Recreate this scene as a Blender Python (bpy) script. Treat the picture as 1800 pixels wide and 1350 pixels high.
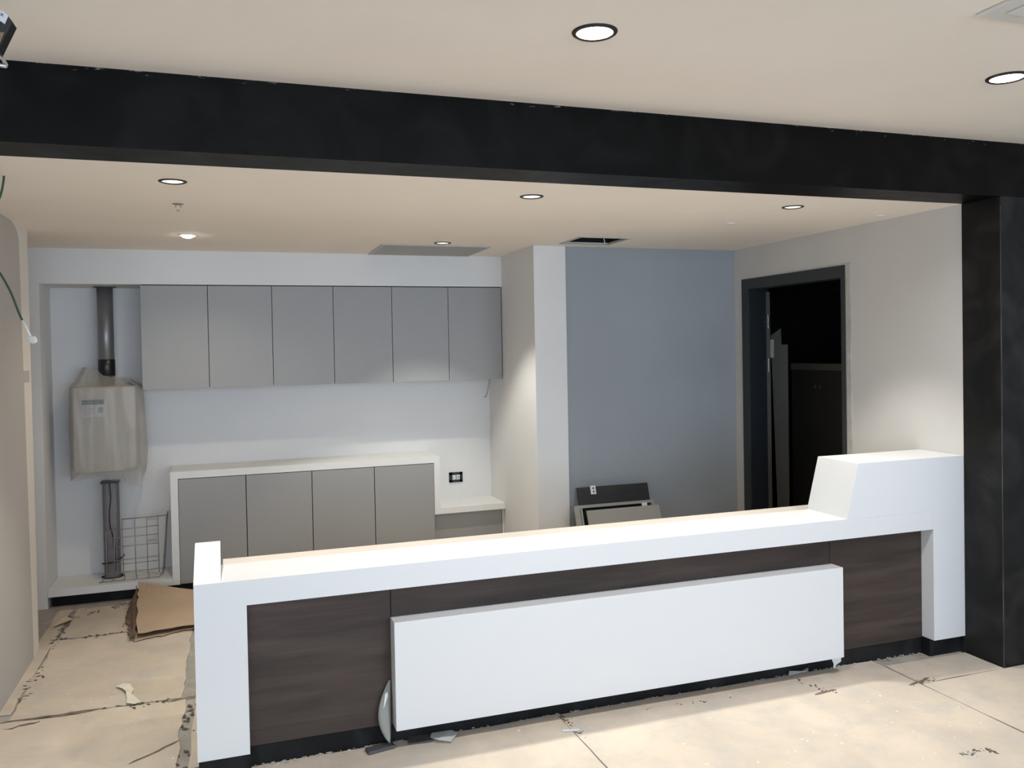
import bpy, bmesh, math, random
from mathutils import Vector, Matrix, noise as mnoise

random.seed(11)
S = bpy.context.scene
for o in list(bpy.data.objects):
    bpy.data.objects.remove(o)
COL = S.collection

# ------------------------------------------------------------------ camera
F_PX, CY, YAW, PITCH, ROLL, CAM_H = 1477.29, 640.82, 0.32977, 0.01789, -0.01841, 1.72
fwd0 = Vector((math.sin(YAW), math.cos(YAW), 0)); rt0 = Vector((math.cos(YAW), -math.sin(YAW), 0)); up0 = Vector((0, 0, 1))
fwd = math.cos(PITCH) * fwd0 - math.sin(PITCH) * up0
upv = math.sin(PITCH) * fwd0 + math.cos(PITCH) * up0
rt = math.cos(ROLL) * rt0 + math.sin(ROLL) * upv
up = -math.sin(ROLL) * rt0 + math.cos(ROLL) * upv
cam_data = bpy.data.cameras.new('camera')
cam_data.sensor_width = 36.0
cam_data.lens = F_PX / 1800 * 36
cam_data.shift_y = (CY - 675) / 1800
cam_data.clip_start = 0.02
cam = bpy.data.objects.new('camera', cam_data)
M = Matrix((( rt.x, up.x, -fwd.x, 0), (rt.y, up.y, -fwd.y, 0), (rt.z, up.z, -fwd.z, CAM_H), (0, 0, 0, 1)))
cam.matrix_world = M
COL.objects.link(cam)
S.camera = cam

# ------------------------------------------------------------------ world, daylight, exposure
world = bpy.data.worlds.new('world'); S.world = world
world.use_nodes = True
bg = world.node_tree.nodes['Background']
bg.inputs[0].default_value = (0.5, 0.72, 1.0, 1)
bg.inputs[1].default_value = 0.45
S.view_settings.view_transform = 'Standard'
S.view_settings.look = 'None'
S.view_settings.gamma = 1.0
S.view_settings.use_curve_mapping = False
S.view_settings.exposure = 0.17

DAY_POWER = 275.0        # daylight through the glazed front of the hall, behind the camera
SPOT_POWER = 92.0        # small downlights over the counter
BARE_POWER = 22.0
PANEL_POWER = 16.5       # larger downlights of the hall
WARM = (1.0, 0.99, 0.90)
BARE = (1.0, 0.85, 0.66)
HALLWARM = (0.95, 0.97, 1.0)

def light(name, kind, loc, power, color, parent=None, **kw):
    d = bpy.data.lights.new(name, kind)
    d.energy = power; d.color = color
    for k, v in kw.items():
        setattr(d, k, v)
    o = bpy.data.objects.new(name, d)
    COL.objects.link(o)
    if parent:
        o.parent = parent
        o.location = Vector(loc) - wloc(parent)
    else:
        o.location = loc
    return o

def wloc(o):
    v = Vector((0, 0, 0))
    while o is not None:
        v += o.location
        o = o.parent
    return v

day = light('daylight', 'AREA', (0.9, -4.2, 1.55), DAY_POWER, (0.64, 0.80, 1.0), shape='RECTANGLE', size=7.5, size_y=2.5)
day.rotation_euler = (math.radians(90), 0, 0)

# ------------------------------------------------------------------ materials
def mat(name, color, rough=0.5, metal=0.0, var=0.0, vscale=3.0, bump=0.0, bscale=60.0, spec=0.5, stretch=(1, 1, 1), var2=None):
    m = bpy.data.materials.new(name); m.use_nodes = True
    nt = m.node_tree; N = nt.nodes; L = nt.links
    b = N['Principled BSDF']
    b.inputs['Roughness'].default_value = rough
    b.inputs['Metallic'].default_value = metal
    b.inputs['Specular IOR Level'].default_value = spec
    b.inputs['Base Color'].default_value = (*color, 1)
    tc = N.new('ShaderNodeTexCoord'); mp = N.new('ShaderNodeMapping')
    mp.inputs['Scale'].default_value = stretch
    L.new(tc.outputs['Object'], mp.inputs['Vector'])
    if var > 0:
        n = N.new('ShaderNodeTexNoise'); n.inputs['Scale'].default_value = vscale; n.inputs['Detail'].default_value = 6
        L.new(mp.outputs[0], n.inputs['Vector'])
        r = N.new('ShaderNodeValToRGB')
        r.color_ramp.elements[0].position = 0.3; r.color_ramp.elements[1].position = 0.7
        c2 = var2 or tuple(c * (1 - var) for c in color)
        r.color_ramp.elements[0].color = (*c2, 1)
        r.color_ramp.elements[1].color = (*tuple(min(1, c * (1 + var * 0.5)) for c in color), 1)
        L.new(n.outputs[0], r.inputs[0]); L.new(r.outputs[0], b.inputs['Base Color'])
    if bump > 0:
        n2 = N.new('ShaderNodeTexNoise'); n2.inputs['Scale'].default_value = bscale; n2.inputs['Detail'].default_value = 4
        L.new(mp.outputs[0], n2.inputs['Vector'])
        bp = N.new('ShaderNodeBump'); bp.inputs['Strength'].default_value = bump; bp.inputs['Distance'].default_value = 0.01
        L.new(n2.outputs[0], bp.inputs['Height']); L.new(bp.outputs[0], b.inputs['Normal'])
    return m

def emit(name, color, strength):
    m = bpy.data.materials.new(name); m.use_nodes = True
    b = m.node_tree.nodes['Principled BSDF']
    b.inputs['Base Color'].default_value = (*color, 1)
    b.inputs['Emission Color'].default_value = (*color, 1)
    b.inputs['Emission Strength'].default_value = strength
    return m

def film(name, color, alpha, rough=0.25, bump=0.4, bscale=18.0, stretch=(1, 1, 1)):
    m = mat(name, color, rough, bump=bump, bscale=bscale, stretch=stretch)
    b = m.node_tree.nodes['Principled BSDF']
    nt = m.node_tree
    lw = nt.nodes.new('ShaderNodeLayerWeight'); lw.inputs[0].default_value = 0.35
    mr = nt.nodes.new('ShaderNodeMapRange'); mr.inputs[3].default_value = alpha; mr.inputs[4].default_value = min(1.0, alpha + 0.55)
    nt.links.new(lw.outputs['Facing'], mr.inputs[0]); nt.links.new(mr.outputs[0], b.inputs['Alpha'])
    return m

def floor_mat(name, base, dark, fleck, stain=0.5):
    m = bpy.data.materials.new(name); m.use_nodes = True
    nt = m.node_tree; N = nt.nodes; L = nt.links
    b = N['Principled BSDF']; b.inputs['Roughness'].default_value = 0.75
    b.inputs['Specular IOR Level'].default_value = 0.25
    tc = N.new('ShaderNodeTexCoord')
    n1 = N.new('ShaderNodeTexNoise'); n1.inputs['Scale'].default_value = 2.2; n1.inputs['Detail'].default_value = 8; n1.inputs['Roughness'].default_value = 0.62
    n1.inputs['Distortion'].default_value = 0.6
    L.new(tc.outputs['Object'], n1.inputs['Vector'])
    r1 = N.new('ShaderNodeValToRGB')
    r1.color_ramp.elements[0].position = 0.33; r1.color_ramp.elements[1].position = 0.62
    r1.color_ramp.elements[0].color = (*dark, 1); r1.color_ramp.elements[1].color = (*base, 1)
    L.new(n1.outputs[0], r1.inputs[0])
    # white plaster flecks
    v = N.new('ShaderNodeTexVoronoi'); v.inputs['Scale'].default_value = 9.0
    L.new(tc.outputs['Object'], v.inputs['Vector'])
    n3 = N.new('ShaderNodeTexNoise'); n3.inputs['Scale'].default_value = 40
    L.new(tc.outputs['Object'], n3.inputs['Vector'])
    mth = N.new('ShaderNodeMath'); mth.operation = 'MULTIPLY_ADD'
    L.new(n3.outputs[0], mth.inputs[0]); mth.inputs[1].default_value = 0.12; L.new(v.outputs['Distance'], mth.inputs[2])
    lt = N.new('ShaderNodeMapRange'); lt.inputs[1].default_value = 0.10; lt.inputs[2].default_value = 0.125
    lt.inputs[3].default_value = 1; lt.inputs[4].default_value = 0
    L.new(mth.outputs[0], lt.inputs[0])
    wn = N.new('ShaderNodeSeparateColor'); L.new(v.outputs['Color'], wn.inputs[0])
    g = N.new('ShaderNodeMath'); g.operation = 'GREATER_THAN'; g.inputs[1].default_value = 0.72
    L.new(wn.outputs[0], g.inputs[0])
    mm = N.new('ShaderNodeMath'); mm.operation = 'MULTIPLY'
    L.new(lt.outputs[0], mm.inputs[0]); L.new(g.outputs[0], mm.inputs[1])
    mx = N.new('ShaderNodeMix'); mx.data_type = 'RGBA'
    L.new(mm.outputs[0], mx.inputs[0]); L.new(r1.outputs[0], mx.inputs[6]); mx.inputs[7].default_value = (*fleck, 1)
    # grey dust stains
    n4 = N.new('ShaderNodeTexNoise'); n4.inputs['Scale'].default_value = 5.0; n4.inputs['Detail'].default_value = 10; n4.inputs['Roughness'].default_value = 0.7
    L.new(tc.outputs['Object'], n4.inputs['Vector'])
    r4 = N.new('ShaderNodeMapRange'); r4.inputs[1].default_value = 0.47; r4.inputs[2].default_value = 0.72; r4.inputs[4].default_value = stain
    L.new(n4.outputs[0], r4.inputs[0])
    mx2 = N.new('ShaderNodeMix'); mx2.data_type = 'RGBA'
    L.new(r4.outputs[0], mx2.inputs[0]); L.new(mx.outputs[2], mx2.inputs[6]); mx2.inputs[7].default_value = (0.46, 0.43, 0.38, 1)
    L.new(mx2.outputs[2], b.inputs['Base Color'])
    bp = N.new('ShaderNodeBump'); bp.inputs['Strength'].default_value = 0.25; bp.inputs['Distance'].default_value = 0.01
    L.new(n4.outputs[0], bp.inputs['Height']); L.new(bp.outputs[0], b.inputs['Normal'])
    return m

def black_mat(name, base, scuff_z=None, spec=0.35):
    """black laminate with pale dusty smears; optional white scuffs along a top edge (object z)."""
    m = bpy.data.materials.new(name); m.use_nodes = True
    nt = m.node_tree; N = nt.nodes; L = nt.links
    b = N['Principled BSDF']; b.inputs['Specular IOR Level'].default_value = spec
    tc = N.new('ShaderNodeTexCoord')
    n = N.new('ShaderNodeTexNoise'); n.inputs['Scale'].default_value = 3.2; n.inputs['Detail'].default_value = 5; n.inputs['Distortion'].default_value = 1.4
    L.new(tc.outputs['Object'], n.inputs['Vector'])
    r = N.new('ShaderNodeValToRGB')
    r.color_ramp.elements[0].position = 0.42; r.color_ramp.elements[1].position = 0.8
    r.color_ramp.elements[0].color = (*base, 1); r.color_ramp.elements[1].color = (*tuple(c * 3.0 for c in base), 1)
    L.new(n.outputs[0], r.inputs[0])
    rr = N.new('ShaderNodeMapRange'); rr.inputs[3].default_value = 0.3; rr.inputs[4].default_value = 0.55
    L.new(n.outputs[0], rr.inputs[0]); L.new(rr.outputs[0], b.inputs['Roughness'])
    col = r.outputs[0]
    if scuff_z:
        sp = N.new('ShaderNodeSeparateXYZ'); L.new(tc.outputs['Object'], sp.inputs[0])
        zr = N.new('ShaderNodeMapRange'); zr.inputs[1].default_value = scuff_z - 0.035; zr.inputs[2].default_value = scuff_z
        L.new(sp.outputs[2], zr.inputs[0])
        mp = N.new('ShaderNodeMapping'); mp.inputs['Scale'].default_value = (14, 14, 60)
        L.new(tc.outputs['Object'], mp.inputs[0])
        n2 = N.new('ShaderNodeTexNoise'); n2.inputs['Scale'].default_value = 1.0; n2.inputs['Detail'].default_value = 6; n2.inputs['Roughness'].default_value = 0.7
        L.new(mp.outputs[0], n2.inputs['Vector'])
        a = N.new('ShaderNodeMath'); a.operation = 'MULTIPLY_ADD'; a.inputs[1].default_value = 0.17
        L.new(zr.outputs[0], a.inputs[0]); L.new(n2.outputs[0], a.inputs[2])
        t = N.new('ShaderNodeMapRange'); t.inputs[1].default_value = 0.74; t.inputs[2].default_value = 0.84
        L.new(a.outputs[0], t.inputs[0])
        mx = N.new('ShaderNodeMix'); mx.data_type = 'RGBA'
        L.new(t.outputs[0], mx.inputs[0]); L.new(col, mx.inputs[6]); mx.inputs[7].default_value = (0.5, 0.48, 0.44, 1)
        col = mx.outputs[2]
    L.new(col, b.inputs['Base Color'])
    return m

def wood_mat():
    m = bpy.data.materials.new('walnut_laminate'); m.use_nodes = True
    nt = m.node_tree; N = nt.nodes; L = nt.links
    b = N['Principled BSDF']; b.inputs['Roughness'].default_value = 0.5; b.inputs['Specular IOR Level'].default_value = 0.3
    tc = N.new('ShaderNodeTexCoord'); mp = N.new('ShaderNodeMapping'); mp.inputs['Scale'].default_value = (0.9, 1, 9)
    L.new(tc.outputs['Object'], mp.inputs[0])
    n = N.new('ShaderNodeTexNoise'); n.inputs['Scale'].default_value = 1.6; n.inputs['Detail'].default_value = 7; n.inputs['Distortion'].default_value = 0.5
    L.new(mp.outputs[0], n.inputs['Vector'])
    r = N.new('ShaderNodeValToRGB')
    r.color_ramp.elements[0].position = 0.3; r.color_ramp.elements[1].position = 0.72
    r.color_ramp.elements[0].color = (0.038, 0.028, 0.023, 1); r.color_ramp.elements[1].color = (0.088, 0.062, 0.050, 1)
    L.new(n.outputs[0], r.inputs[0])
    mp2 = N.new('ShaderNodeMapping'); mp2.inputs['Scale'].default_value = (4, 1, 140)
    L.new(tc.outputs['Object'], mp2.inputs[0])
    n2 = N.new('ShaderNodeTexNoise'); n2.inputs['Scale'].default_value = 1.2; n2.inputs['Detail'].default_value = 3
    L.new(mp2.outputs[0], n2.inputs['Vector'])
    mx = N.new('ShaderNodeMix'); mx.data_type = 'RGBA'; mx.blend_type = 'MULTIPLY'; mx.inputs[0].default_value = 0.35
    L.new(r.outputs[0], mx.inputs[6]); L.new(n2.outputs[0], mx.inputs[7])
    L.new(mx.outputs[2], b.inputs['Base Color'])
    return m

MT = dict(
    ceil=mat('ceiling_paint', (0.93, 0.845, 0.755), 0.9, var=0.03, vscale=1.5, bump=0.03, bscale=90, spec=0.2),
    white_wall=mat('white_wall_paint', (0.78, 0.77, 0.76), 0.85, var=0.03, vscale=2, bump=0.04, bscale=120, spec=0.25),
    column=mat('white_column_paint', (0.78, 0.765, 0.745), 0.8, var=0.02, vscale=2, bump=0.03, bscale=100, spec=0.25),
    cream=mat('cream_paint', (0.76, 0.72, 0.66), 0.8, var=0.03, vscale=2, bump=0.03, bscale=100, spec=0.25),
    grey_wall=mat('warm_grey_wall_paint', (0.60, 0.575, 0.545), 0.85, var=0.05, vscale=1.6, bump=0.05, bscale=120, spec=0.25),
    left_wall=mat('grey_wall_paint', (0.50, 0.475, 0.445), 0.85, var=0.05, vscale=1.6, bump=0.05, bscale=120, spec=0.25),
    blue_wall=mat('blue_grey_wall_paint', (0.34, 0.365, 0.385), 0.85, var=0.06, vscale=1.4, bump=0.05, bscale=120, spec=0.25),
    solid=mat('white_solid_surface', (0.69, 0.69, 0.69), 0.35, var=0.01, vscale=2, spec=0.4),
    desk_cream=mat('cream_desk_laminate', (0.66, 0.59, 0.53), 0.5, var=0.02),
    lacquer=mat('white_lacquered_board', (0.80, 0.79, 0.77), 0.45, var=0.02, vscale=3, spec=0.35),
    door_grey=mat('grey_laminate', (0.335, 0.33, 0.325), 0.42, var=0.03, vscale=1.2, spec=0.4),
    gap=mat('dark_gap', (0.012, 0.012, 0.012), 0.9),
    black_trim=black_mat('black_laminate_beam', (0.0035, 0.0034, 0.0032), 2.751, 0.10),
    black_pillar=black_mat('black_laminate_pillar', (0.0095, 0.0092, 0.009), None, 0.17),
    kick=black_mat('black_kick_laminate', (0.009, 0.009, 0.0095), None, 0.15),
    wood=wood_mat(),
    sheet=floor_mat('floor_board', (0.64, 0.54, 0.43), (0.52, 0.44, 0.36), (0.85, 0.8, 0.7), 0.8),
    screed=floor_mat('grey_screed', (0.42, 0.38, 0.33), (0.27, 0.25, 0.22), (0.6, 0.57, 0.5), 0.7),
    kraft=mat('kraft_cardboard', (0.50, 0.37, 0.255), 0.85, var=0.08, vscale=4, bump=0.08, bscale=40, spec=0.2),
    kraft_dark=mat('torn_cardboard_core', (0.20, 0.14, 0.105), 0.95, var=0.35, vscale=40, bump=0.5, bscale=90, spec=0.1),
    ring=mat('black_trim_ring', (0.012, 0.011, 0.01), 0.4),
    white_ring=mat('white_trim_ring', (0.8, 0.78, 0.74), 0.5),
    refl=mat('white_reflector', (0.85, 0.85, 0.82), 0.35),
    lamp=emit('lamp_diffuser', (1.0, 0.96, 0.88), 9.0),
    lamp_dim=emit('lamp_diffuser_recessed', (1.0, 0.95, 0.86), 2.6),
    lamp_hot=emit('lamp_bare_bulb', (1.0, 0.95, 0.85), 40.0),
    chrome=mat('dull_steel_duct', (0.26, 0.255, 0.26), 0.36, 0.55, var=0.06, vscale=8),
    duct=mat('grey_wrapped_duct', (0.20, 0.19, 0.20), 0.5, 0.3, var=0.15, vscale=6, bump=0.2, bscale=20),
    steel=mat('bright_steel', (0.6, 0.6, 0.62), 0.25, 0.9),
    wire=mat('grey_wire', (0.34, 0.33, 0.31), 0.45, 0.5),
    blackrub=mat('black_rubber', (0.01, 0.01, 0.012), 0.35, spec=0.6),
    plastic_black=mat('black_plastic', (0.016, 0.017, 0.018), 0.4),
    plastic_white=mat('white_plastic', (0.72, 0.74, 0.74), 0.4),
    teal=mat('teal_print', (0.075, 0.15, 0.155), 0.6),
    paper=mat('label_paper', (0.62, 0.63, 0.66), 0.7),
    heater=mat('heater_enamel', (0.52, 0.485, 0.435), 0.4),
    wrap=film('wrinkled_plastic_wrap', (0.53, 0.49, 0.43), 0.32, 0.25, bump=0.25, bscale=7.0, stretch=(1.5, 1.5, 0.7)),
    clear=film('clear_protective_film', (0.72, 0.74, 0.74), 0.55, 0.2, bump=0.2, bscale=14),
    green=mat('green_cable_sheath', (0.016, 0.062, 0.026), 0.5),
    tape=film('clear_tape', (0.8, 0.8, 0.78), 0.6, 0.3, bump=0.2),
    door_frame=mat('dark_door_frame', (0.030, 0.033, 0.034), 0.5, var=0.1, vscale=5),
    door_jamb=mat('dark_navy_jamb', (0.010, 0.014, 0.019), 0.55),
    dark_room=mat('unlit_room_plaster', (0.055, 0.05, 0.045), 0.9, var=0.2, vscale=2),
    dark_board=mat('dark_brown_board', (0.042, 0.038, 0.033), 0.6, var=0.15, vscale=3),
    rail=mat('taupe_rail', (0.13, 0.12, 0.105), 0.6),
    pale=mat('pale_plank', (0.42, 0.39, 0.34), 0.6, var=0.2, vscale=5, stretch=(1, 1, 0.3)),
    plaster=mat('raw_plaster', (0.50, 0.48, 0.44), 0.95, var=0.18, vscale=9, bump=0.3, bscale=30),
    tile=mat('dark_grey_offcut', (0.075, 0.072, 0.075), 0.65, var=0.2, vscale=20, bump=0.2, bscale=60),
    panel_dark=mat('dark_walnut_board', (0.022, 0.019, 0.019), 0.5, var=0.3, vscale=5, stretch=(1, 1, 5)),
    panel_grey=mat('taupe_panel', (0.33, 0.32, 0.295), 0.5, var=0.03),
    vent=mat('grey_vent_panel', (0.50, 0.49, 0.48), 0.6),
    debris=mat('dark_crumbs', (0.10, 0.08, 0.065), 0.95),
    chip=mat('cream_paint_chip', (0.74, 0.68, 0.56), 0.8),
    brown=mat('brown_cardboard_tube', (0.22, 0.14, 0.075), 0.7),
    ink=mat('black_ink', (0.015, 0.02, 0.02), 0.7),
)

# ------------------------------------------------------------------ mesh helpers
def box(bm, x0, x1, y0, y1, z0, z1, bev=0.0):
    b2 = bmesh.new()
    bmesh.ops.create_cube(b2, size=1.0)
    for v in b2.verts:
        v.co = Vector((x0 + (v.co.x + .5) * (x1 - x0), y0 + (v.co.y + .5) * (y1 - y0), z0 + (v.co.z + .5) * (z1 - z0)))
    if bev > 0:
        bmesh.ops.bevel(b2, geom=list(b2.edges), offset=bev, segments=2, profile=0.5, affect='EDGES')
    merge(bm, b2)
    return bm

def merge(bm, b2):
    me = bpy.data.meshes.new('tmp'); b2.to_mesh(me); b2.free()
    bm.from_mesh(me); bpy.data.meshes.remove(me)

def bx(*a, **k):
    return box(bmesh.new(), *a, **k)

def prism(bm, pts, axis, a0, a1, bev=0.0):
    """extrude polygon pts (2D) along axis ('x','y','z')"""
    def P(p, a):
        return Vector((a, p[0], p[1])) if axis == 'x' else Vector((p[0], a, p[1])) if axis == 'y' else Vector((p[0], p[1], a))
    b2 = bmesh.new()
    v0 = [b2.verts.new(P(p, a0)) for p in pts]; v1 = [b2.verts.new(P(p, a1)) for p in pts]
    n = len(pts)
    b2.faces.new(v0); b2.faces.new(list(reversed(v1)))
    for i in range(n):
        b2.faces.new((v0[i], v0[(i + 1) % n], v1[(i + 1) % n], v1[i]))
    bmesh.ops.recalc_face_normals(b2, faces=b2.faces[:])
    if bev > 0:
        bmesh.ops.bevel(b2, geom=list(b2.edges), offset=bev, segments=2, profile=0.5, affect='EDGES')
    merge(bm, b2)
    return bm

def hexa(bm, bot, top):
    """solid from two quads (4 points each)"""
    b2 = bmesh.new()
    a = [b2.verts.new(Vector(p)) for p in bot]; c = [b2.verts.new(Vector(p)) for p in top]
    b2.faces.new(a); b2.faces.new(list(reversed(c)))
    for i in range(4):
        b2.faces.new((a[i], a[(i + 1) % 4], c[(i + 1) % 4], c[i]))
    bmesh.ops.recalc_face_normals(b2, faces=b2.faces[:])
    merge(bm, b2)
    return bm

def lathe(bm, prof, cx, cy, seg=32, cap=False):
    """revolve profile [(r,z)...] around vertical axis"""
    rings = []
    for r, z in prof:
        if r < 1e-6:
            rings.append([bm.verts.new((cx, cy, z))])
        else:
            rings.append([bm.verts.new((cx + r * math.cos(2 * math.pi * k / seg), cy + r * math.sin(2 * math.pi * k / seg), z)) for k in range(seg)])
    for a, b in zip(rings, rings[1:]):
        for k in range(seg):
            k2 = (k + 1) % seg
            if len(a) == 1 and len(b) == 1:
                continue
            if len(a) == 1:
                bm.faces.new((a[0], b[k], b[k2]))
            elif len(b) == 1:
                bm.faces.new((a[k], a[k2], b[0]))
            else:
                bm.faces.new((a[k], a[k2], b[k2], b[k]))
    bmesh.ops.recalc_face_normals(bm, faces=bm.faces[:])
    return bm

def tube(bm, pts, r, seg=8):
    pts = [Vector(p) for p in pts]
    rings = []
    for i, p in enumerate(pts):
        d = (pts[min(i + 1, len(pts) - 1)] - pts[max(i - 1, 0)]).normalized()
        a = d.orthogonal().normalized() if i == 0 else (rings_u - d * rings_u.dot(d)).normalized()
        rings_u = a
        b = d.cross(a)
        rings.append([bm.verts.new(p + r * (a * math.cos(2 * math.pi * k / seg) + b * math.sin(2 * math.pi * k / seg))) for k in range(seg)])
    for a, b in zip(rings, rings[1:]):
        for k in range(seg):
            bm.faces.new((a[k], a[(k + 1) % seg], b[(k + 1) % seg], b[k]))
    bm.faces.new(list(reversed(rings[0]))); bm.faces.new(rings[-1])
    return bm

def smooth_path(ctrl, n=8):
    P = [Vector(c) for c in ctrl]
    P = [P[0] * 2 - P[1]] + P + [P[-1] * 2 - P[-2]]
    out = []
    for i in range(1, len(P) - 2):
        p0, p1, p2, p3 = P[i - 1:i + 3]
        for k in range(n):
            t = k / n
            out.append(0.5 * ((2 * p1) + (p2 - p0) * t + (2 * p0 - 5 * p1 + 4 * p2 - p3) * t * t + (3 * p1 - p0 - 3 * p2 + p3) * t ** 3))
    out.append(P[-2])
    return out

def obj(name, bm, m, parent=None, smooth=False, label=None, kind=None):
    me = bpy.data.meshes.new(name)
    off = wloc(parent) if parent else Vector((0, 0, 0))
    for v in bm.verts:
        v.co -= off
    bm.to_mesh(me); bm.free()
    if smooth:
        for p in me.polygons:
            p.use_smooth = True
    me.materials.append(m)
    o = bpy.data.objects.new(name, me); COL.objects.link(o)
    if parent:
        o.parent = parent
    if label:
        o['label'] = label
    if kind:
        o['kind'] = kind
    return o

def struct(name, bm, m, label=None, parent=None):
    return obj(name, bm, m, parent, label=label, kind=None if parent else 'structure')

def thing(name, label, cat, loc, group=None):
    o = bpy.data.objects.new(name, None); o.empty_display_size = 0.05
    COL.objects.link(o); o.location = loc
    o['label'] = label; o['category'] = cat
    if group:
        o['group'] = group
    return o

def tag(o, label, cat, group=None):
    o['label'] = label; o['category'] = cat
    if group:
        o['group'] = group
    return o

def copy_tree(root, delta, label):
    c = root.copy(); COL.objects.link(c); c.location = root.location + Vector(delta); c['label'] = label
    def rec(src, dst):
        for ch in list(src.children):
            d = ch.copy(); COL.objects.link(d); d.parent = dst
            rec(ch, d)
    rec(root, c)
    return c

def cut(o, cutters):
    """boolean holes out of a ceiling slab, applied at once"""
    for c in cutters:
        me = bpy.data.meshes.new('cutter'); c.to_mesh(me); c.free()
        co = bpy.data.objects.new('cutter', me); COL.objects.link(co)
        md = o.modifiers.new('hole', 'BOOLEAN'); md.operation = 'DIFFERENCE'; md.object = co; md.solver = 'EXACT'
        bpy.context.view_layer.update()
        dg = bpy.context.evaluated_depsgraph_get()
        new = bpy.data.meshes.new_from_object(o.evaluated_get(dg))
        o.modifiers.remove(md)
        old = o.data; o.data = new
        bpy.data.meshes.remove(old); bpy.data.objects.remove(co)

# ------------------------------------------------------------------ dimensions
ZC, ZF, ZB = 2.471, 2.751, 2.4705      # inner ceiling, hall ceiling, beam underside
XW = 3.835                            # right wall face
YN, YB, YW = 6.462, 6.845, 5.73       # niche front, niche back wall, blue-grey wall
YC, YCB = 3.56, 3.862                 # counter front and back
XL_WALL = -1.07
DL = [(-0.192, 3.905), (1.449, 3.888), (2.960, 3.858), (1.457, 5.700)]   # black-rimmed downlights
D2 = (-0.197, 5.630)
HALL = [(1.168, 2.518), (2.925, 2.498)]

# ------------------------------------------------------------------ structure
struct('floor', bx(-3.3, 6.2, -4.3, 7.9, -0.12, 0.0), MT['screed'], 'grey screed floor under loose boards')
floor = bpy.data.objects['floor']

ceiling = struct('ceiling', bx(-2.2, XW, 3.56, 7.0, ZC, ZC + 0.010), MT['ceil'], 'cream ceiling above the reception')
cutters = []
for x, y in DL:
    cutters.append(lathe(bmesh.new(), [(0, ZC - 0.02), (0.047, ZC - 0.02), (0.047, ZC + 0.08), (0, ZC + 0.08)], x, y, 32))
cutters.append(bx(2.292, 2.655, 5.218, 5.556, ZC - 0.05, ZC + 0.1))
cut(ceiling, cutters)
struct('ceiling_sky_block', bx(-2.2, XW, 3.56, 7.0, ZC + 0.42, ZC + 0.46), MT['dark_room'])  # unseen dark slab added over the void to keep sky light out
struct('ceiling_front', bx(-3.3, 6.2, -4.3, 3.33, ZF, ZF + 0.15), MT['ceil'], 'cream ceiling of the hall in front of the black beam')

# black portal: beam and pillar
struct('trim_1', bx(-3.3, 6.2, 3.32, 3.56, ZB, ZF + 0.15, bev=0.002), MT['black_trim'], 'long black beam across the top of the opening')
struct('trim_2', bx(3.833, 4.45, 3.318, 3.562, 0, ZB, bev=0.003), MT['black_pillar'], 'black pillar at the right of the opening')
pil = bpy.data.objects['trim_2']
struct('edge_strip', bx(3.8305, 3.8345, 3.316, 3.320, 0.0, ZB - 0.05), mat('scuffed_edge', (0.05, 0.05, 0.05), 0.5, var=0.8, vscale=2.0, var2=(0.012, 0.012, 0.012), stretch=(1, 1, 2.5)), parent=pil)

struct('wall_front_right', bx(4.45, 6.2, 3.42, 3.56, 0, ZF), MT['grey_wall'])
struct('wall_front_left', bx(-3.3, -1.2, 3.42, 3.56, 0, ZB), MT['grey_wall'])
struct('wall_hall_right', bx(6.2, 6.35, -4.3, 3.56, 0, ZF + 0.1), MT['white_wall'])
struct('wall_hall_left', bx(-3.45, -3.3, -4.3, 3.56, 0, ZF + 0.1), MT['white_wall'])

# left wall: grey field with cream band at the far end
wl = struct('wall_left', bx(-1.2, XL_WALL, 3.56, 5.56, 0, ZC), MT['cream'], 'grey painted side wall at the left edge with cream end strip')
pts = [(3.56, 0.0), (5.41, 0.0)]
for k in range(9):
    a = k / 8 * math.pi / 2
    pts.append((5.33 - 0.20 + 0.20 * math.cos(a), ZC - 0.006 - 0.10 + 0.10 * math.sin(a)))
pts += [(3.56, ZC - 0.006)]
struct('painted_field', prism(bmesh.new(), pts, 'x', XL_WALL - 0.01, XL_WALL + 0.0025), MT['left_wall'], 'grey painted field with rounded top corner', parent=wl)
struct('paint_patch', bx(XL_WALL - 0.01, XL_WALL + 0.003, 5.36, 5.50, 1.585, 1.650), MT['left_wall'], 'grey unpainted patch on the cream strip', parent=wl)
struct('wall_left_back', bx(-1.85, -1.75, 3.56, 7.0, 0, ZC), MT['cream'])

# niche: jamb, soffit, back wall
struct('wall_back', bx(-2.2, 2.40, YB, YB + 0.12, 0, ZC), MT['white_wall'], 'white back wall of the cabinet niche')
struct('wall_niche_left', bx(-1.75, -1.182, YN, YB, 0, ZC), MT['white_wall'], 'white jamb closing the niche at the left')
struct('wall_soffit', bx(-1.182, 2.135, YN, YB, 2.228, ZC), MT['white_wall'], 'white soffit above the wall cabinets')
struct('wall_column', bx(2.135, 2.385, 5.714, YB, 0, ZC, bev=0.002), MT['column'], 'square white column between the niche and the blue-grey wall')
struct('wall_blue', bx(2.385, XW + 0.1, YW, YW + 0.12, 0, ZC), MT['blue_wall'], 'blue-grey rear wall beside the column')

# right wall with door opening
D0, D1, DZ = 4.474, 5.615, 2.226
bm = bmesh.new()
box(bm, XW, XW + 0.17, 3.562, D0, 0, ZC); box(bm, XW, XW + 0.17, D1, YW, 0, ZC); box(bm, XW, XW + 0.17, D0, D1, DZ, ZC)
struct('wall_right', bm, MT['grey_wall'], 'light grey right wall with the dark doorway')

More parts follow.
